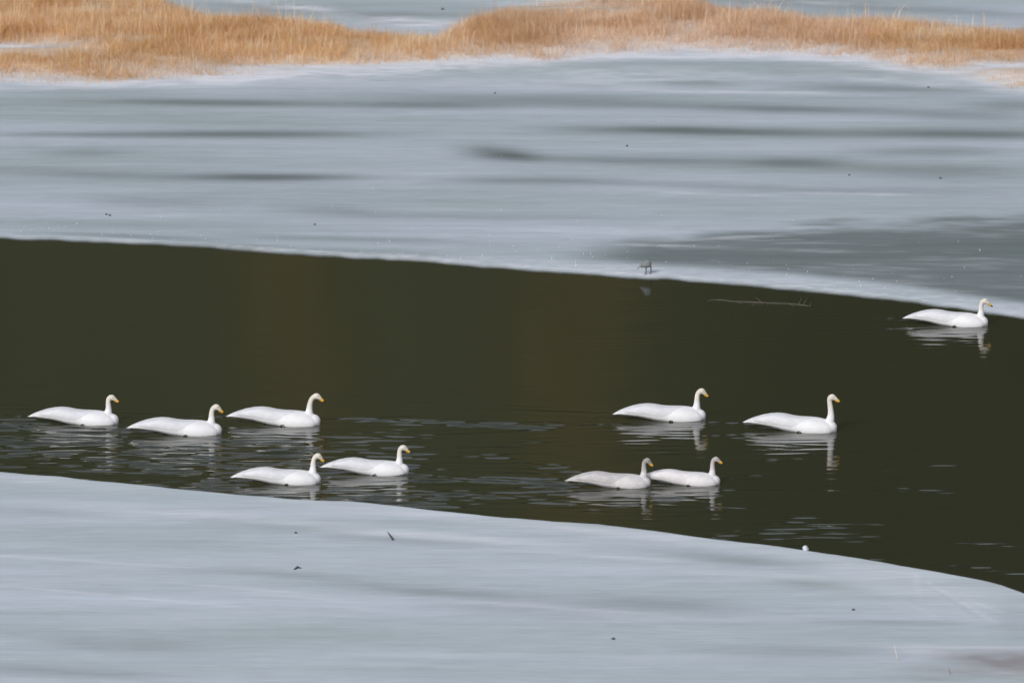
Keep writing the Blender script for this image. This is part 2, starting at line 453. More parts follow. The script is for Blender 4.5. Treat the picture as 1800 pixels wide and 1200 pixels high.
thin = np.clip(thin + scratch((1604, 1014), (1608, 1062), 1.8, .3) + scratch((1640, 1042), (1720, 1092), 1.6, .2), 0, 1)
snow = np.clip(0.75 * snow + 0.10, 0, 1)
litter = np.clip(sum(blob(PX, PY, *s) for s in NEAR_LITTER) * (0.5 + fbm(PX / 40, PY / 6, 3)), 0, 1)
Z = ice_height(DD, 0.055) + 0.035 * (fbm(X * 0.35 + 5, Y * 0.5, 3) - 0.5) * smooth(0.3, 1.2, DD)
edge = 1 - smooth(0.03, 0.40, DD)
att = np.stack([thin, snow, litter], -1).reshape(-1, 3)
me = np_mesh('near_ice', np.stack([X, Y, Z], -1).reshape(-1, 3), grid_faces(*X.shape)[:, ::-1], True, {'mask': att, 'edge': edge.ravel()})
tag(link('near_ice', me, M_NEAR_ICE), 'pale frosted river ice this side of the open water', kind='structure')
def near_height(x, y):
    d = near_shore(x) - y
    return ice_height(d, 0.055) + 0.035 * (fbm(x * 0.35 + 5, y * 0.5, 3) - 0.5) * smooth(0.3, 1.2, d)

# ------------------------------------------------------------------ ground, bank under the camera, hill and wood across the river
me = np_mesh('ground', [(-2500, -2500, -2.0), (2500, -2500, -2.0), (2500, 2500, -2.0), (-2500, 2500, -2.0)], [(0, 1, 2, 3)], False)
tag(link('ground', me, M_GROUND), 'dark river bed under the water and ice', kind='structure')

xs = np.linspace(-170, 170, 70); ys = np.linspace(-60, 112, 70)
X, Y = np.meshgrid(xs, ys)
prof = np.interp(Y, [-60, -5, 2.5, 6, 30, 70, 100, 112], [40, 36.8, 36.5, 33.5, 21, 6, 0.4, -1.0])
Z = prof + 2.2 * (fbm(X / 14, Y / 14, 4) - 0.5) * smooth(5, 25, Y) * (1 - smooth(85, 105, Y))
tag(link('riverbank', np_mesh('riverbank', np.stack([X, Y, Z], -1).reshape(-1, 3), grid_faces(*X.shape), True), M_BANK), 'steep snowy bank down to the ice', kind='structure')

def hill_height(x, y):
    d = y - 272 - 6 * (fbm(x / 30, x * 0 + 2, 2) - 0.5)
    return -1.0 + np.where(d > 0, 74 * (1 - np.exp(-np.maximum(d, 0) / 95)), 0.1 * d) + 9 * (fbm(x / 40 + 8, y / 40, 3) - 0.5) * smooth(5, 50, d)
xs = np.concatenate([np.linspace(-420, -30, 70), np.arange(-29.4, 29.5, 0.6), np.linspace(30, 420, 70)]); ys = np.linspace(262, 620, 90)
X, Y = np.meshgrid(xs, ys)
gold = np.exp(-((X + 5.1 + 1.5 * (fbm(Y / 9, X / 9, 2) - .5)) / 1.3) ** 2) + 1.1 * np.exp(-((X - 1.6 + 2.0 * (fbm(Y / 8 + 3, X / 9, 2) - .5)) / 1.2) ** 2)
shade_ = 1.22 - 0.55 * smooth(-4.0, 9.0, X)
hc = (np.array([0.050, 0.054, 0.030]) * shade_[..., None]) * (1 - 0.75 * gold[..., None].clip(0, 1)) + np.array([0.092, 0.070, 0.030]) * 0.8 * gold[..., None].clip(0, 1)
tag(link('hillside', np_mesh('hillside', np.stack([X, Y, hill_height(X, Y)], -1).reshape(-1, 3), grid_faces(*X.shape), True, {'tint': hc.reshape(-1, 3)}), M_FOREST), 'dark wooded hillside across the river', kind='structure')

def build_forest():
    V, Fs, T = [], [], []
    r = random.Random(4)
    spots = []
    for _ in range(2600):
        spots.append((r.uniform(-320, 320), 276 + 230 * r.random() ** 1.5, None))
    for x, y, kind in spots:
        if abs(x) < 26 and y < 345:                            # trees left out of the middle to keep the water's reflection even
            continue
        z = float(hill_height(np.array([x]), np.array([y]))[0]) - 0.3
        h = r.uniform(7, 15) if kind is None else r.uniform(9, 12)
        rad = h * r.uniform(0.16, 0.24)
        if kind == 'gold' or r.random() < 0.08:
            c = (0.068 * r.uniform(.9, 1.1), 0.056 * r.uniform(.9, 1.1), 0.027)
        else:
            g = r.uniform(0.9, 1.12)
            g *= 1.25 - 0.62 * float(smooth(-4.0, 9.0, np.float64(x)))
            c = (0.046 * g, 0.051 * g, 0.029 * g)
        n = 7
        for lo, hi, ra in ((0.08, 0.55, 1.0), (0.32, 0.78, 0.74), (0.58, 1.0, 0.46)):
            o = len(V); ph = r.random() * 6
            for q in range(n):
                a = ph + 2 * math.pi * q / n
                k = rad * ra * r.uniform(0.75, 1.15)
                V.append((x + k * math.cos(a), y + k * math.sin(a), z + h * lo + r.uniform(-.04, .04) * h)); T.append(c)
            V.append((x, y, z + h * hi)); T.append(c)
            for q in range(n):
                Fs.append((o + q, o + (q + 1) % n, o + n))
    return np_mesh('forest', V, np.array(Fs), False, {'tint': np.array(T)})
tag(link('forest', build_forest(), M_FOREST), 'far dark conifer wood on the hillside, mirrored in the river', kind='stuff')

# ------------------------------------------------------------------ swans: place table (tail, breast, waterline in the photograph)
SWANS = [
    # tail, breast, water y, neck height, neck lean, head nod, look, label, turn (degrees), how far back the neck rises
    (48, 209, 747, .79, .1, .05, 'white', 'leftmost white swan, last of the line at the left end of the channel', -4, -9),
    (222, 390, 766, .77, .5, .3, 'white', 'white swan second from the left, between the leftmost swan and the next pair', 2, -8),
    (396, 564, 748, .83, 1.1, .15, 'white', 'white swan of the left cluster farther from the near ice, directly above another swan', -7, -8.5),
    (404, 564, 852, .81, .6, .45, 'white', 'white swan swimming closest to the near ice edge, its reflection reaching the ice', 3, -4),
    (562, 719, 835, .80, .3, .2, 'white', 'rightmost white swan of the left-hand cluster, dark open water ahead of it', -1, -8),
    (1076, 1241, 741, .83, .5, .35, 'white', 'white swan above the two greyish swans, right of the middle gap', 4, -6),
    (1304, 1472, 759, 1.0, -.4, .0, 'white', 'white swan with the tallest straight upright neck', -9, -2),
    (992, 1144, 858, .82, .2, .5, 'grey', 'duskiest grey washed swan with dark head, close behind a pale ash swan', 2, -3.5),
    (1121, 1266, 853.5, .84, .3, .1, 'ash', 'pale ash headed swan just ahead of the dusky swan', -3, -6),
    (1586, 1737, 574, .78, .3, .15, 'white', 'lone white swan against the far ice edge at the right', -6, -4),
]
U = 0.00875                                                  # metres per photograph pixel at the swans
def swan_place(s):
    tail, breast, wy = s[0], s[1], s[2]
    x, y = at((tail + breast) / 2.0, wy - 4.0)
    x2, _ = at(breast, wy - 4.0); x1, _ = at(tail, wy - 4.0)
    return float(x), float(y), float(x2 - x1) / (168 * U)
PLACES = [swan_place(s) for s in SWANS]

# ------------------------------------------------------------------ water surface with ripples and wakes
def axis(lo, hi, step, far_lo, far_hi):
    a = np.arange(lo, hi, step)
    l = lo - np.cumsum(0.1 * 1.35 ** np.arange(60)); l = l[l > far_lo]
    r = hi + np.cumsum(0.1 * 1.35 ** np.arange(60)); r = r[r < far_hi]
    return np.concatenate([[far_lo], l[::-1], a, r, [far_hi]])
wx = axis(-9.6, 10.2, 0.07, -170, 170)
wy = axis(180.5, 219.0, 0.03, 90, 290)
X, Y = np.meshgrid(wx, wy)
PX, PY = to_px(X, Y)
inside = smooth(-10.2, -9.0, X) * (1 - smooth(9.6, 10.6, X)) * smooth(179, 181, Y) * (1 - smooth(217, 220, Y))
Hgt = np.zeros_like(X)
rr = np.random.default_rng(21)
def waves(n, lam_lo, lam_hi, spread, slope):
    """Sum of n small wave trains travelling mostly towards the camera; slope is the rms surface slope."""
    h = np.zeros_like(X)
    for _ in range(n):
        lam = lam_lo * (lam_hi / lam_lo) ** rr.random()
        a = math.pi / 2 + rr.normal() * spread
        k = 2 * math.pi / lam
        h += lam * np.sin(k * (X * math.cos(a) + Y * math.sin(a)) + rr.random() * 6.28) / (2 * math.pi)
    return h * slope * math.sqrt(2.0 / n)
near_gap = np.interp(PX, NEAR[:, 0], NEAR[:, 1]) - PY
calm = waves(26, 0.35, 1.6, 0.7, 0.006)
busy = waves(60, 0.14, 0.42, 0.20, 0.085)
m = (1 - smooth(620, 1150, PX)) * smooth(690, 800, PY - 0.03 * PX) * 1.5             # left, among the swans
m = np.maximum(m, 0.38 * smooth(700, 820, PY - 0.03 * PX) * (1 - smooth(1500, 1800, PX)))
m = np.maximum(m, 0.22 * smooth(740, 860, PY) * (1 - 0.4 * smooth(1200, 1400, PX)))
patch = smooth(0.42, 0.66, 0.5 * fbm(X * 0.45 + 3, Y * 0.8, 4) + 0.5 * fbm(X * 1.2 + 9, Y * 3.2, 3))
busy_amt = m * (0.18 + 0.95 * patch)
def band(p, w, s):
    pts = np.array(p, float)
    yc = np.interp(PX, pts[:, 0], pts[:, 1])
    ends = smooth(pts[0, 0] - 40, pts[0, 0] + 40, PX) * (1 - smooth(pts[-1, 0] - 40, pts[-1, 0] + 40, PX))
    return 1.7 * s * ends * (0.4 + 1.1 * smooth(0.35, 0.65, fbm(X * 0.9 + 5, Y * 2.5, 3))) * np.exp(-((PY - yc) / w) ** 2)
busy_amt = busy_amt + band([(600, 739), (800, 743), (1000, 750)], 5, .85) + band([(830, 798), (900, 806), (1010, 828)], 6, .6) + band([(700, 838), (860, 844), (1010, 852)], 6, 1.1)
busy_amt = busy_amt + band([(-60, 742), (240, 764)], 10, .6) + band([(-60, 790), (420, 835)], 10, .45) + band([(1380, 806), (1720, 822)], 4, .2) + band([(1550, 858), (1690, 868)], 3, .26)
busy_amt = busy_amt + band([(1300, 905), (1560, 950)], 7, .13) + band([(1660, 950), (1800, 962)], 6, .18) + band([(1600, 985), (1800, 1008)], 4, .22) + band([(720, 868), (1000, 880)], 10, .35)
for tl, br, wl in [q[:3] for q in SWANS]:                    # small ripples pushed off each hull
    busy_amt = busy_amt + 0.30 * np.exp(-(((PX - 0.5 * (tl + br)) / 95) ** 2) ** 1.5 - ((PY - wl - 26) / 30) ** 2)
Hgt += calm * (0.45 + 0.55 * smooth(650, 760, PY)) + busy * np.clip(busy_amt, 0, 1.7)
for (sx, sy, sc) in PLACES:
    bow = sx + 0.62 * sc
    s = bow - X                                              # distance behind the bow
    for sg in (-1, 1):
        c, sn = math.cos(math.radians(17)), math.sin(math.radians(17))
        along = s * c + sg * (Y - sy) * sn
        off = -s * sn + sg * (Y - sy) * c
        env = smooth(-0.05, 0.25, along) * np.exp(-np.maximum(along, 0) / 2.6) * np.exp(-(off / (0.16 + 0.05 * np.maximum(along, 0))) ** 2)
        Hgt += 0.0068 * env * np.sin(2 * math.pi / 0.30 * (off + 0.10 * along) + 1.0)
    r = np.hypot((X - sx) / 1.0, (Y - sy) / 0.62)            # rings that spread from the hull
    ringenv = np.exp(-((r - 0.95) / 0.45) ** 2) * smooth(-0.9, 0.2, s)
    Hgt += 0.0020 * ringenv * np.sin(2 * math.pi / 0.24 * r)
Z = Hgt * inside
me = np_mesh('water', np.stack([X, Y, Z], -1).reshape(-1, 3), grid_faces(*X.shape), True)
tag(link('water', me, M_WATER), 'dark olive open river water between two sheets of ice', kind='structure')

# ------------------------------------------------------------------ dry grass
def build_grass():
    n = 1150000
    px = RNG.uniform(-260, 2060, n); py = RNG.uniform(-45, 178, n)
    d = grass_density(px, py)
    outside = (px < -60) | (px > 1860) | (py < -8)
    keep = RNG.random(n) < (0.12 * d + 0.60 * d ** 1.6) * np.where(outside, 0.22, 0.75)
    px, py = px[keep], py[keep]; d = d[keep]
    x, y = at(px, py, 0.1)
    z = far_height(x, y) - 0.02
    n = len(x)
    clump = fbm(px / 42.0, py / 6.0 + 4, 4)
    clump = smooth(0.25, 0.75, clump)
    h = RNG.uniform(0.10, 0.27, n) * (0.55 + 0.8 * clump) * (0.35 + 0.75 * d)
    for cx, rx, y0, y1 in ((10, 150, 78, 112), (-250, 200, 78, 112), (1800, 120, 112, 150), (620, 200, 108, 140), (960, 100, 14, 34)):
        h = h * (1 - 0.72 * np.exp(-((px - cx) / rx) ** 4) * smooth(y0 - 3, y0 + 3, py) * (1 - smooth(y1 - 8, y1, py)))
    tall = RNG.random(n) < 0.018
    h = np.where(tall, h * 1.7 + 0.06, h)
    w = RNG.uniform(0.003, 0.008, n) * np.where(tall, 0.9, 0.5)
    fa = RNG.uniform(0, math.pi, n)                          # which way the flat of the blade faces
    la = RNG.uniform(0, 2 * math.pi, n)                      # which way it leans
    flat = RNG.random(n) < 0.55
    lean = np.abs(RNG.normal(0.0, 0.34, n)) + np.where(flat, RNG.uniform(0.7, 2.2, n), 0.04)
    lean = np.where(tall, lean * 0.4, lean)
    lx, ly = np.cos(la), np.sin(la)
    wxv, wyv = np.cos(fa) * w, np.sin(fa) * w
    def pt(t, side, bend):
        q = lean * h * (t ** bend)
        up = h * t / np.sqrt(1 + (lean * t) ** 2)
        return np.stack([x + lx * q + wxv * side, y + ly * q + wyv * side, z + up], -1)
    P = np.stack([pt(0.0, -1, 1.5), pt(0.0, 1, 1.5), pt(0.55, -0.85, 1.5), pt(0.55, 0.85, 1.5), pt(1.0, 0, 1.5)], 1)
    base = (np.arange(n) * 5)[:, None]
    f = np.concatenate([base + np.array([0, 1, 3]), base + np.array([0, 3, 2]), base + np.array([2, 3, 4])], 0)
    gold = np.array([0.86, 0.56, 0.27]); pale = np.array([0.89, 0.72, 0.54]); brown = np.array([0.72, 0.43, 0.18]); rose = np.array([0.87, 0.72, 0.64])
    q = RNG.random((n, 1)); cl = clump[:, None]
    col = gold * (1 - q) + pale * q
    col = np.where(RNG.random((n, 1)) < 0.08 + 0.26 * cl, brown, col)
    col = np.where(tall[:, None], pale * 1.03, col)
    col = np.where(RNG.random((n, 1)) < np.clip(0.95 - 1.3 * d[:, None], 0.05, 0.85), rose, col)
    right = (smooth(700, 1000, px) * (1 - smooth(1450, 1650, px)))[:, None]
    col = col * (1 - right) + (0.78 * col + 0.22 * rose) * np.array([0.97, 0.97, 1.02]) * right
    drift = smooth(0.3, 0.7, fbm(px / 150.0 + 2, py / 13.0, 3))[:, None]   # some patches weathered darker
    col = col * (np.array([0.86, 0.80, 0.70]) * (1 - drift) + np.array([1.05, 1.05, 1.05]) * drift) * RNG.uniform(0.88, 1.1, (n, 1))
    return np_mesh('dry_grass', P.reshape(-1, 3), f, False, {'tint': np.repeat(np.clip(col, 0, 0.9), 5, 0)})
tag(link('dry_grass', build_grass(), M_GRASS), 'golden dry marsh grass in strips on the snowy far ice', kind='stuff')

# ------------------------------------------------------------------ swans
BODY = [  # x, top, bottom, half width (photograph pixels, tail tip = 0, breast = 168)
    (3, 12.4, 10.4, 1.6), (12, 16.6, 10.2, 5.5), (24, 21.0, 9.0, 10.0), (36, 24.6, 7.4, 14), (50, 27.4, 5.0, 17), (62, 28.4, 2.2, 19), (75, 27.8, -1.2, 20.5), (90, 25.2, -4, 21.5),
    (103, 24.2, -7.5, 22), (120, 24.2, -9.5, 22), (135, 23.2, -9.5, 20.5), (147, 20.5, -8.5, 17), (156, 16.5, -7, 13), (163, 11.5, -5, 9), (167.3, 6, -2, 3.5)]
BX = np.array([b[0] for b in BODY]); BT = np.array([b[1] for b in BODY]); BB = np.array([b[2] for b in BODY]); BW = np.array([b[3] for b in BODY])
def spl(x, xs, ys):
    """Catmull-Rom through the table."""
    x = np.clip(np.asarray(x, float), xs[0], xs[-1])
    i = np.clip(np.searchsorted(xs, x, 'right') - 1, 0, len(xs) - 2)
    mth = np.gradient(ys, xs)
    h = xs[i + 1] - xs[i]; t = (x - xs[i]) / h
    return ((2 * t ** 3 - 3 * t ** 2 + 1) * ys[i] + (t ** 3 - 2 * t ** 2 + t) * h * mth[i] + (-2 * t ** 3 + 3 * t ** 2) * ys[i + 1] + (t ** 3 - t ** 2) * h * mth[i + 1])
def section(x, th):
    """Point of the hull at station x, th from the back (0) to the side (90 deg) and the keel (180 deg)."""
    t, b, w = spl(x, BX, BT), spl(x, BX, BB), spl(x, BX, BW)
    zc = b + (t - b) * 0.42
    hz = np.where(np.cos(th) > 0, t - zc, zc - b)
    p = 2 / 2.25
    return w * np.sign(np.sin(th)) * np.abs(np.sin(th)) ** p, zc + hz * np.sign(np.cos(th)) * np.abs(np.cos(th)) ** p
def px2m(v):
    return ((v[0] - 84) * U, v[1] * U, v[2] * U)

def loft_body():
    V, Fs = [], []
    st = np.concatenate([[3, 5], np.arange(9, 166, 4.0), [166, 167.3]])
    n = 24
    for x in st:
        for q in range(n):
            th = 2 * math.pi * q / n
            y, z = section(x, np.float64(th))
            V.append(px2m((x, float(y), float(z))))
    for i in range(len(st) - 1):
        for q in range(n):
            q2 = (q + 1) % n
            Fs.append((i * n + q, (i + 1) * n + q, (i + 1) * n + q2, i * n + q2))
    Fs.append(tuple(range(n))); Fs.append(tuple((len(st) - 1) * n + q for q in range(n))[::-1])
    return V, Fs
def ellipsoid(c, r, rot=0.0, nu=20, nv=12):
    V, Fs = [], []
    for i in range(nv + 1):
        ph = math.pi * i / nv
        for q in range(nu):
            a = 2 * math.pi * q / nu
            p = Vector((r[0] * math.cos(ph), r[1] * math.sin(ph) * math.cos(a), r[2] * math.sin(ph) * math.sin(a)))
            p = Matrix.Rotation(rot, 3, 'Y') @ p
            V.append((c[0] + p.x, c[1] + p.y, c[2] + p.z))
    for i in range(nv):
        for q in range(nu):
            q2 = (q + 1) % nu
            Fs.append((i * nu + q, i * nu + q2, (i + 1) * nu + q2, (i + 1) * nu + q))
    return V, Fs
def curve_pts(ctrl, n):
    """Dense samples (with radius) of a Catmull-Rom chain of (x, z, r)."""
    c = np.array(ctrl, float); t = np.arange(len(c), dtype=float); tt = np.linspace(0, len(c) - 1, n)
    return np.stack([spl(tt, t, c[:, k]) for k in range(c.shape[1])], -1)

def neck_ctrl(hn, lean, shift):
    top = 58 * hn
    return [(x + shift * (0.55 if i == 0 else 0.85 if i == 1 else 1.0), z, r) for i, (x, z, r) in enumerate([(150, 3, 12.0), (154.5, 12, 9.6), (157.5 - lean, 20 * (0.75 + 0.25 * hn), 7.6), (158.6 - 1.5 * lean, 14 + 0.28 * top, 5.7), (158.0 + 0.4 * lean, 8 + 0.62 * top, 4.7), (157.9 + 3.2 * lean, 4 + 0.86 * top, 4.4), (159.6 + 5.2 * lean, 1 + top, 4.7),
            (163.3 + 5.8 * lean, 2.6 + top, 5.2), (168.2 + 5.8 * lean, 0.4 + top, 4.1), (171.2 + 5.8 * lean, -1.6 + top, 2.9)])]

def swan_meshes(hn, lean, nod, shift):
    ctrl = neck_ctrl(hn, lean, shift)
    hx, hz = ctrl[7][0], ctrl[7][1]
    def nodded(x, z):
        a = -nod * 0.5
        dx, dz = x - hx, z - hz
        return hx + dx * math.cos(a) - dz * math.sin(a), hz + dx * math.sin(a) + dz * math.cos(a)
    c2 = []
    for i, (x, z, r) in enumerate(ctrl):
        if i >= 8: x, z = nodded(x, z)
        c2.append((x, z, r))
    nk = curve_pts(c2, 44)
    tube_v, tube_f = tube([px2m((p[0], 0, p[1])) for p in nk], [p[2] * U for p in nk], 14)
    end = nk[-1]
    parts = [loft_body(), (tube_v, tube_f)]
    parts.append(ellipsoid(px2m((hx + 0.6, 0, hz + 0.1)), (6.0 * U, 4.9 * U, 5.3 * U), 0.3))
    parts.append(ellipsoid(px2m((end[0], 0, end[1])), (3.0 * U, 2.8 * U, 2.7 * U), 0.5, 12, 8))
    parts.append(ellipsoid(px2m((156, 0, 6)), (12.2 * U, 13.5 * U, 12 * U), 0.0))
    for sg in (-1, 1):                                       # full flank feathers that swell over the wing
        parts.append(ellipsoid(px2m((124, sg * 9.5, 5.0)), (38 * U, 15.8 * U, 17.0 * U), 0.06))
    raw = mesh_from('raw', parts)
    tmp = bpy.data.objects.new('raw', raw); COL.objects.link(tmp)
    md = tmp.modifiers.new('r', 'REMESH'); md.mode = 'VOXEL'; md.voxel_size = 0.0115; md.use_smooth_shade = True
    sm = tmp.modifiers.new('s', 'SMOOTH'); sm.factor = 0.5; sm.iterations = 5
    dg = bpy.context.evaluated_depsgraph_get()
    body = bpy.data.meshes.new_from_object(tmp.evaluated_get(dg))
    bpy.data.objects.remove(tmp); bpy.data.meshes.remove(raw)
    co = np.empty(len(body.vertices) * 3, np.float32); body.vertices.foreach_get('co', co); co = co.reshape(-1, 3)
    zt = hz * U
    st = 0.50 * smooth(0.45 * zt, 0.98 * zt, co[:, 2]) + 0.22 * smooth(0.22, 0.30, co[:, 2])
    a = body.attributes.new('stain', 'FLOAT', 'POINT'); a.data.foreach_set('value', st.astype(np.float32))
    # bill, seen as a yellow wedge that ends in a black tip
    ax, az = nodded(ctrl[9][0] - 0.8, ctrl[9][1])
    ang = -0.50 - nod * 0.5
    dx, dz = math.cos(ang), math.sin(ang)
    def bill_seg(t0, t1, name, n=6):
        V, Fs = [], []
        m_ = 10
        for i in range(n + 1):
            t = t0 + (t1 - t0) * i / n
            s = 11.8 * t
            hgt = 2.9 * (1 - t) ** 0.9 + 0.75 * (1 - smooth(0.92, 1.0, np.float64(t)))
            wd = 2.3 * (1 - 0.45 * t) * (1 - float(smooth(0.9, 1.0, np.float64(t))) * 0.7)
            up = 0.35 * (t - t * t) * -4
            for q in range(m_):
                th = 2 * math.pi * q / m_
                oy, oz = wd * math.sin(th), float(hgt) * math.cos(th) + up
                V.append(px2m((ax + dx * s - dz * oz, oy, az + dz * s + dx * oz)))
        for i in range(n):
            for q in range(m_):
                q2 = (q + 1) % m_
                Fs.append((i * m_ + q, (i + 1) * m_ + q, (i + 1) * m_ + q2, i * m_ + q2))
        Fs.append(tuple(range(m_))); Fs.append(tuple(n * m_ + q for q in range(m_))[::-1])
        return mesh_from(name, [(V, Fs)])
    bill = bill_seg(0.0, 0.62, 'bill'); tip = bill_seg(0.60, 1.0, 'bill_tip')
    eyes = []
    ex, ez = nodded(hx + 3.6, hz + 0.9)
    for sg in (-1, 1):
        eyes.append(mesh_from('eye', [ellipsoid(px2m((ex, sg * 4.35, ez)), (0.8 * U, 0.5 * U, 0.8 * U), 0, 10, 8)]))
    return body, bill, tip, eyes

def wing_mesh(sg):
    """Folded wing: a shell of feathers laid over back and flank, its edges tucked into the body."""
    nu, nv = 60, 20
    V = []
    for j in range(nv):
        v = j / (nv - 1)
        th = math.radians(3 + 93 * v)
        x_front = 141 - 50 * v ** 0.75
        x_rear = -1.0 + 30 * v ** 2.2
        for i in range(nu):
            u = i / (nu - 1)
            x = x_front + (x_rear - x_front) * u
            y, z = section(np.float64(max(x, 3.2)), np.float64(th))
            prof = math.sin(math.pi * min(1, max(0, u))) ** 0.35 * min(1.0, math.sin(math.pi * (0.03 + 0.94 * v)) ** 0.5)
            steps = 0.45 * ((u * 9 + v * 1.7) % 1.0) * smooth(0.25, 0.6, np.float64(u)) + 0.35 * ((v * 6 + u * 1.2) % 1.0) * smooth(0.5, 0.9, np.float64(u))
            off = -1.0 + 2.4 * prof + float(steps) * prof
            ny, nz = math.sin(th), math.cos(th)
            if x < 3.2: off -= (3.2 - x) * 0.3
            V.append(px2m((x, sg * (abs(float(y)) + off * ny) + (0.15 * sg), float(z) + off * nz)))
    me = np_mesh('wing', np.array(V), grid_faces(nv, nu) if sg > 0 else grid_faces(nv, nu)[:, ::-1], True)
    z = np.array(V)[:, 0]
    a = me.attributes.new('stain', 'FLOAT', 'POINT'); a.data.foreach_set('value', (0.25 * (1 - smooth(-0.75, -0.5, z))).astype(np.float32))
    return me
def tail_mesh():
    V, Fs = [], []
    n = 9
    for lay in (0, 1):
        for i in range(n):
            a = -0.24 + 0.48 * i / (n - 1)
            for r in (0, 10, 20, 27 - 1.5 * (i % 2) - 60 * abs(a) ** 2):
                x = 27 - r * math.cos(a); y = r * math.sin(a) * 0.8 + (i - 4) * 0.7 * (1 - r / 40)
                V.append(px2m((x, y, 13.6 - 0.10 * r + (1.6 if lay == 0 else 0.0) * (1 - r / 32) - 0.08 * abs(i - 4))))
    for lay in (0, 1):
        for i in range(n - 1):
            for k in range(3):
                o = lay * n * 4
                q = (o + i * 4 + k, o + i * 4 + k + 1, o + (i + 1) * 4 + k + 1, o + (i + 1) * 4 + k)
                Fs.append(q if lay == 0 else q[::-1])
    me = mesh_from('tail', [(V, Fs)])
    a = me.attributes.new('stain', 'FLOAT', 'POINT'); a.data.foreach_set('value', np.full(len(me.vertices), 0.1, np.float32))
    return me
def foot_mesh():
    V, Fs = tube([px2m((98, -20, -3)), px2m((101, -22.0, 1.2)), px2m((105, -22.6, 2.0)), px2m((108, -22, -0.5))], [1.0 * U, 1.15 * U, 1.1 * U, 0.7 * U], 8)
    return mesh_from('foot', [(V, Fs)])
WINGS = {'white': [None, None], 'grey': [None, None], 'ash': [None, None]}
MATS = {'white': (M_WHITE, M_WING_SHADED), 'grey': (M_GREY, M_GREY_WING_SHADED), 'ash': (M_PALE, M_PALE)}
def make_swan(spec, place):
    tail, breast, wyp, hn, lean, nod, look, label, turn, shift = spec
    x, y, sc = place
    root = empty('swan', (x, y, 0.0), math.radians(spec[8]))
    root.scale = (sc, sc, sc)
    tag(root, label, 'swan', 'swans swimming on the open water')
    bm_, wm_ = MATS[look]
    body, bill, tip, eyes = swan_meshes(hn, lean, nod, shift)
    link('body', body, bm_, root)
    for i, sg in enumerate((-1, 1)):
        if WINGS[look][i] is None: WINGS[look][i] = wing_mesh(sg)
        link('wing', WINGS[look][i], wm_, root)
    link('tail', tail_mesh(), wm_, root)
    b = link('bill', bill, M_BILL, root)
    link('bill_tip', tip, M_BLACK, b)
    for e in eyes: link('eye', e, M_BLACK, root)
    link('foot', foot_mesh(), M_FOOT, root)
    return root
for s, p in zip(SWANS, PLACES):
    make_swan(s, p)

# ------------------------------------------------------------------ small bird at the far ice edge
def wader():
    x, y = at(1136, 489)
    x, y = float(x), float(y) + 0.12
    z = float(far_height(np.array([x]), np.array([y]))[0])
    root = empty('small_bird', (x, y, z))
    tag(root, 'small dark grey bird on thin legs at the far ice edge above the river', 'bird')
    V = [ellipsoid((0.0, 0, 0.150), (0.085, 0.055, 0.050), -0.05), ellipsoid((0.02, 0, 0.185), (0.062, 0.050, 0.046), 0.1)]
    V.append(ellipsoid((-0.085, 0, 0.118), (0.036, 0.02, 0.016), 0.5, 12, 8))
    raw = mesh_from('raw', V)
    tmp = bpy.data.objects.new('raw', raw); COL.objects.link(tmp)
    md = tmp.modifiers.new('r', 'REMESH'); md.mode = 'VOXEL'; md.voxel_size = 0.006; md.use_smooth_shade = True
    tmp.modifiers.new('s', 'SMOOTH').iterations = 4
    body = bpy.data.meshes.new_from_object(tmp.evaluated_get(bpy.context.evaluated_depsgraph_get()))
    bpy.data.objects.remove(tmp)
    link('body', body, M_BIRD, root)
    link('bill', mesh_from('bill', [tube([(-0.112, 0, 0.104), (-0.130, 0, 0.092), (-0.148, 0, 0.080)], [0.008, 0.005, 0.002], 7)]), M_BLACK, root)
    for lx, ly in ((-0.005, -0.018), (0.072, 0.018)):
        link('leg', mesh_from('leg', [tube([(lx, ly, 0.13), (lx + 0.004, ly, 0.06), (lx, ly, 0.0), (lx - 0.03, ly, 0.002)], [0.009, 0.0075, 0.0075, 0.005], 6)]), M_BLACK, root)
wader()

# ------------------------------------------------------------------ driftwood branch afloat below the far edge
def driftwood():
    def w(px, py, z): 
        x, y = at(px, py); return (float(x), float(y), z)
    o = w(1335, 533.5, 0)
    root = empty('driftwood_branch', o)
    tag(root, 'thin pale driftwood branch afloat beside the far ice edge, mostly awash', 'branch')
    def rel(px, py, z):
        p = w(px, py, 0); return (p[0] - o[0], p[1] - o[1], z)
    pts = [rel(1236, 533, -.015), rel(1250, 527.5, .004), rel(1270, 527.5, .006), rel(1285, 530, .004), rel(1310, 531, .006), rel(1330, 533, .012), rel(1350, 533.4, .008), rel(1380, 534, .006), rel(1402, 535.5, .006), rel(1418, 537.5, .004), rel(1430, 538, -.01)]
    link('stem', mesh_from('stem', [tube(pts, [.005, .007, .009, .009, .010, .013, .010, .009, .009, .008, .005], 8)]), M_WOOD, root)
    for q in ([(1338, 532.5, .01), (1332, 529, .04), (1326, 527.5, .05)], [(1322, 532, .01), (1324, 536, .0), (1322, 539, -.01)], [(1344, 533, .01), (1348, 535, .02), (1350, 537, -.01)],
              [(1404, 535, .01), (1408, 531.5, .05), (1406, 528, .07)], [(1412, 536, .01), (1418, 532, .06), (1421, 530, .08)], [(1424, 537, .005), (1426, 535, .05)], [(1290, 530, .006), (1300, 533, .004), (1312, 534, -.01)], [(1382, 534, .005), (1392, 537, .006), (1400, 539, -.01)]):
        link('twig', mesh_from('twig', [tube([rel(*p) for p in q], np.linspace(.006, .002, len(q)), 6)]), M_WOOD, root)
driftwood()

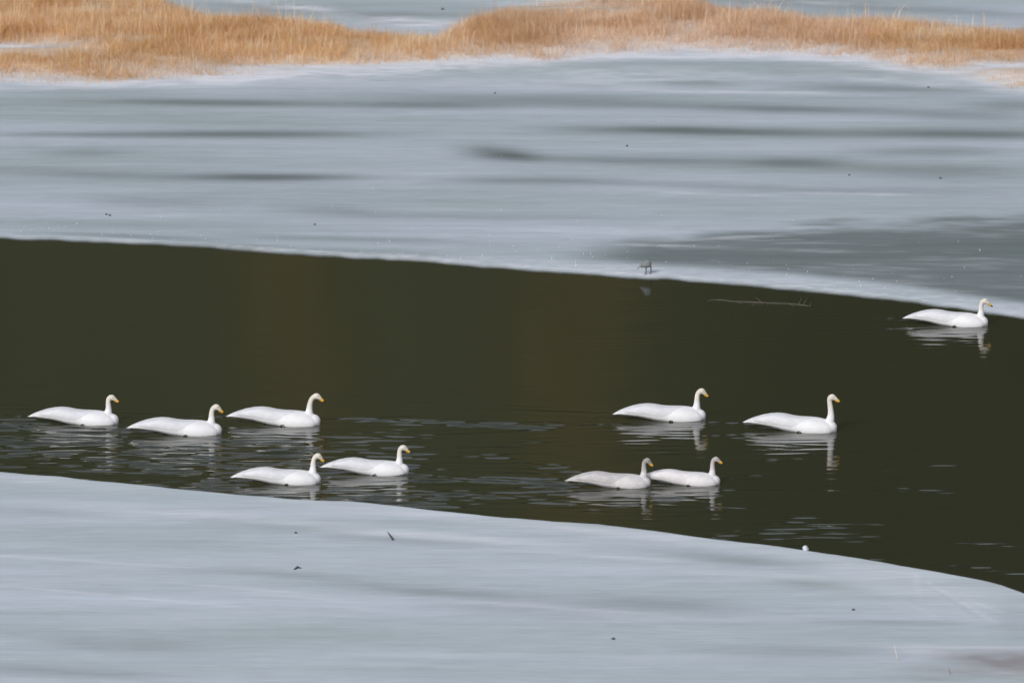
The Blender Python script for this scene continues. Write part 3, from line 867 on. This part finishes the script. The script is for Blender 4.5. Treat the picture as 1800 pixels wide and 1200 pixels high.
# ------------------------------------------------------------------ bits lying on the ice
def rough_lump(name, loc, r, mat, seed):
    bm = bmesh.new()
    bmesh.ops.create_icosphere(bm, subdivisions=3, radius=1.0)
    rs = random.Random(seed); ph = [rs.uniform(0, 6) for _ in range(6)]
    for v in bm.verts:
        k = 1 + 0.16 * math.sin(3.1 * v.co.x + ph[0]) * math.sin(2.7 * v.co.y + ph[1]) + 0.10 * math.sin(5.3 * v.co.z + ph[2] + 2 * v.co.x)
        v.co = Vector((v.co.x * r[0], v.co.y * r[1], v.co.z * r[2])) * k
        if v.co.z < -0.35 * r[2]: v.co.z = -0.35 * r[2]
    me = bpy.data.meshes.new(name); bm.to_mesh(me); bm.free()
    me.polygons.foreach_set('use_smooth', np.ones(len(me.polygons), bool))
    o = link(name, me, mat)
    o.location = (loc[0], loc[1], loc[2] + 0.33 * r[2])
    return o
x, y = at(1416, 972); x, y = float(x), float(y)
tag(rough_lump('ice_lump', (x, y, float(near_height(np.array([x]), np.array([y]))[0])), (.046, .05, .062), M_SNOWLUMP, 2), 'small rounded white lump of snowy ice on the near ice edge', 'ice lump')

SPECKS = [(187, 377.5, .019, 'far', 'left and fainter of two dark specks side by side on far ice'), (193, 379, .020, 'far', 'right and darker of two dark specks side by side on far ice'),
          (553, 394, .018, 'far', 'dark speck on far ice just above the left part of the water'), (870, 163, .017, 'far', 'dark speck on far ice close below the middle of the grass'),
          (1102, 257, .020, 'far', 'dark speck on far ice halfway between grass and bird'), (1493, 307, .018, 'far', 'dark speck on far ice left of the rightmost speck'), (1653, 313, .022, 'far', 'rightmost dark speck on the open far ice above the lone swan'),
          (1632, 154, .020, 'far', 'dark speck on snow just under the right-hand grass'),
          (778, 17, .026, 'far', 'dark speck on the ice behind the grass strip'),
          (520, 937.5, .020, 'near', 'dark speck on near ice above the bent twig'), (1078, 1123, .024, 'near', 'lowest dark speck on near ice, near the bottom middle'), (1500, 1073, .022, 'near', 'dark speck on near ice towards the lower right')]
for i, (px, py, r, side, lab) in enumerate(SPECKS):
    x, y = at(px, py, 0.05); x, y = float(x), float(y)
    z = float((far_height if side == 'far' else near_height)(np.array([x]), np.array([y]))[0])
    tag(rough_lump('debris_speck', (x, y, z), (r, r * 1.3, r * 0.9), M_SPECK, 50 + i), lab, 'debris', 'dark specks lying on the ice')

def lying_twig(name, pix, heights, radii, mat, label, cat):
    c = at(pix[0][0], pix[0][1], 0.05); ox, oy = float(c[0]), float(c[1])
    oz = float(near_height(np.array([ox]), np.array([oy]))[0])
    P = []
    for (px, py), h in zip(pix, heights):
        x, y = at(px, py, 0.05 + h); x, y = float(x), float(y)
        P.append((x - ox, y - oy, float(near_height(np.array([x]), np.array([y]))[0]) - oz + h))
    o = link(name, mesh_from(name, [tube(P, radii, 8)]), mat)
    o.location = (ox, oy, oz)
    return tag(o, label, cat)
lying_twig('twig', [(691, 948.5), (688, 944), (684.5, 939), (681.5, 934.5)], [.008, .02, .03, .04], [.014, .013, .010, .005], M_TWIG, 'short straight dark twig leaning on the near ice', 'twig')
lying_twig('twig', [(517, 1001), (520, 999), (523.5, 996.5), (526, 998), (530, 999)], [.008, .014, .02, .012, .006], [.009, .012, .014, .010, .005], M_TWIG, 'small bent dark twig lying on the near ice', 'twig')

def stalk(px, py, top_px, top_py, mat, label, r):
    """A dry stalk frozen upright into the near ice: foot and top as places of the photograph."""
    x, y = at(px, py, 0.05); x, y = float(x), float(y)
    z = float(near_height(np.array([x]), np.array([y]))[0])
    h = (py - top_py) * 0.0078
    dx = (top_px - px) * 0.0078
    o = link('dry_stalk', mesh_from('dry_stalk', [tube([(0, 0, -0.02), (dx * .3, 0.004, h * .35), (dx * .65, -0.004, h * .7), (dx, 0.01, h)], [r, r * .9, r * .75, r * .4], 7)]), mat)
    o.location = (x, y, z)
    tag(o, label, 'stalk', 'dry stalks frozen into the near ice')
stalk(1578, 1161, 1571, 1132, M_STALK, 'pale straight stalk standing in the near ice at the lower right', .006)
stalk(1671, 1184, 1667, 1172, M_BROWN_STALK, 'short brown stalk at the edge of the bare brown patch', .006)

# ------------------------------------------------------------------ frost crystals along the far rim, litter tufts at the grass margin
def build_frost():
    r = np.random.default_rng(5)
    pts = []
    while len(pts) < 260:
        px = r.uniform(-100, 1900)
        edge_y = np.interp(px, FAR[:, 0], FAR[:, 1])
        up = r.exponential(34 if px > 850 else 16) + 3
        if up > 140: continue
        pts.append((px, edge_y - up))
    for _ in range(26):
        pts.append((r.uniform(0, 1800), r.uniform(150, 420)))
    parts = []
    for px, py in pts:
        x, y = at(px, py, 0.05); x, y = float(x), float(y)
        if y - float(far_shore(np.array([x]))[0]) < 0.4: continue
        z = float(far_height(np.array([x]), np.array([y]))[0])
        s = r.uniform(0.004, 0.009); hh = r.uniform(0.01, 0.03) * (1.5 if r.random() < .2 else 1)
        V = [(x - s, y - s, z - .01), (x + s, y - s, z - .01), (x + s, y + s, z - .01), (x - s, y + s, z - .01), (x + r.uniform(-.5, .5) * s, y, z + hh)]
        parts.append((V, [(0, 1, 4), (1, 2, 4), (2, 3, 4), (3, 0, 4)]))
    return mesh_from('frost', parts, False)
tag(link('frost', build_frost(), M_SNOWLUMP), 'tiny white frost crystals scattered along the far ice rim', kind='stuff')
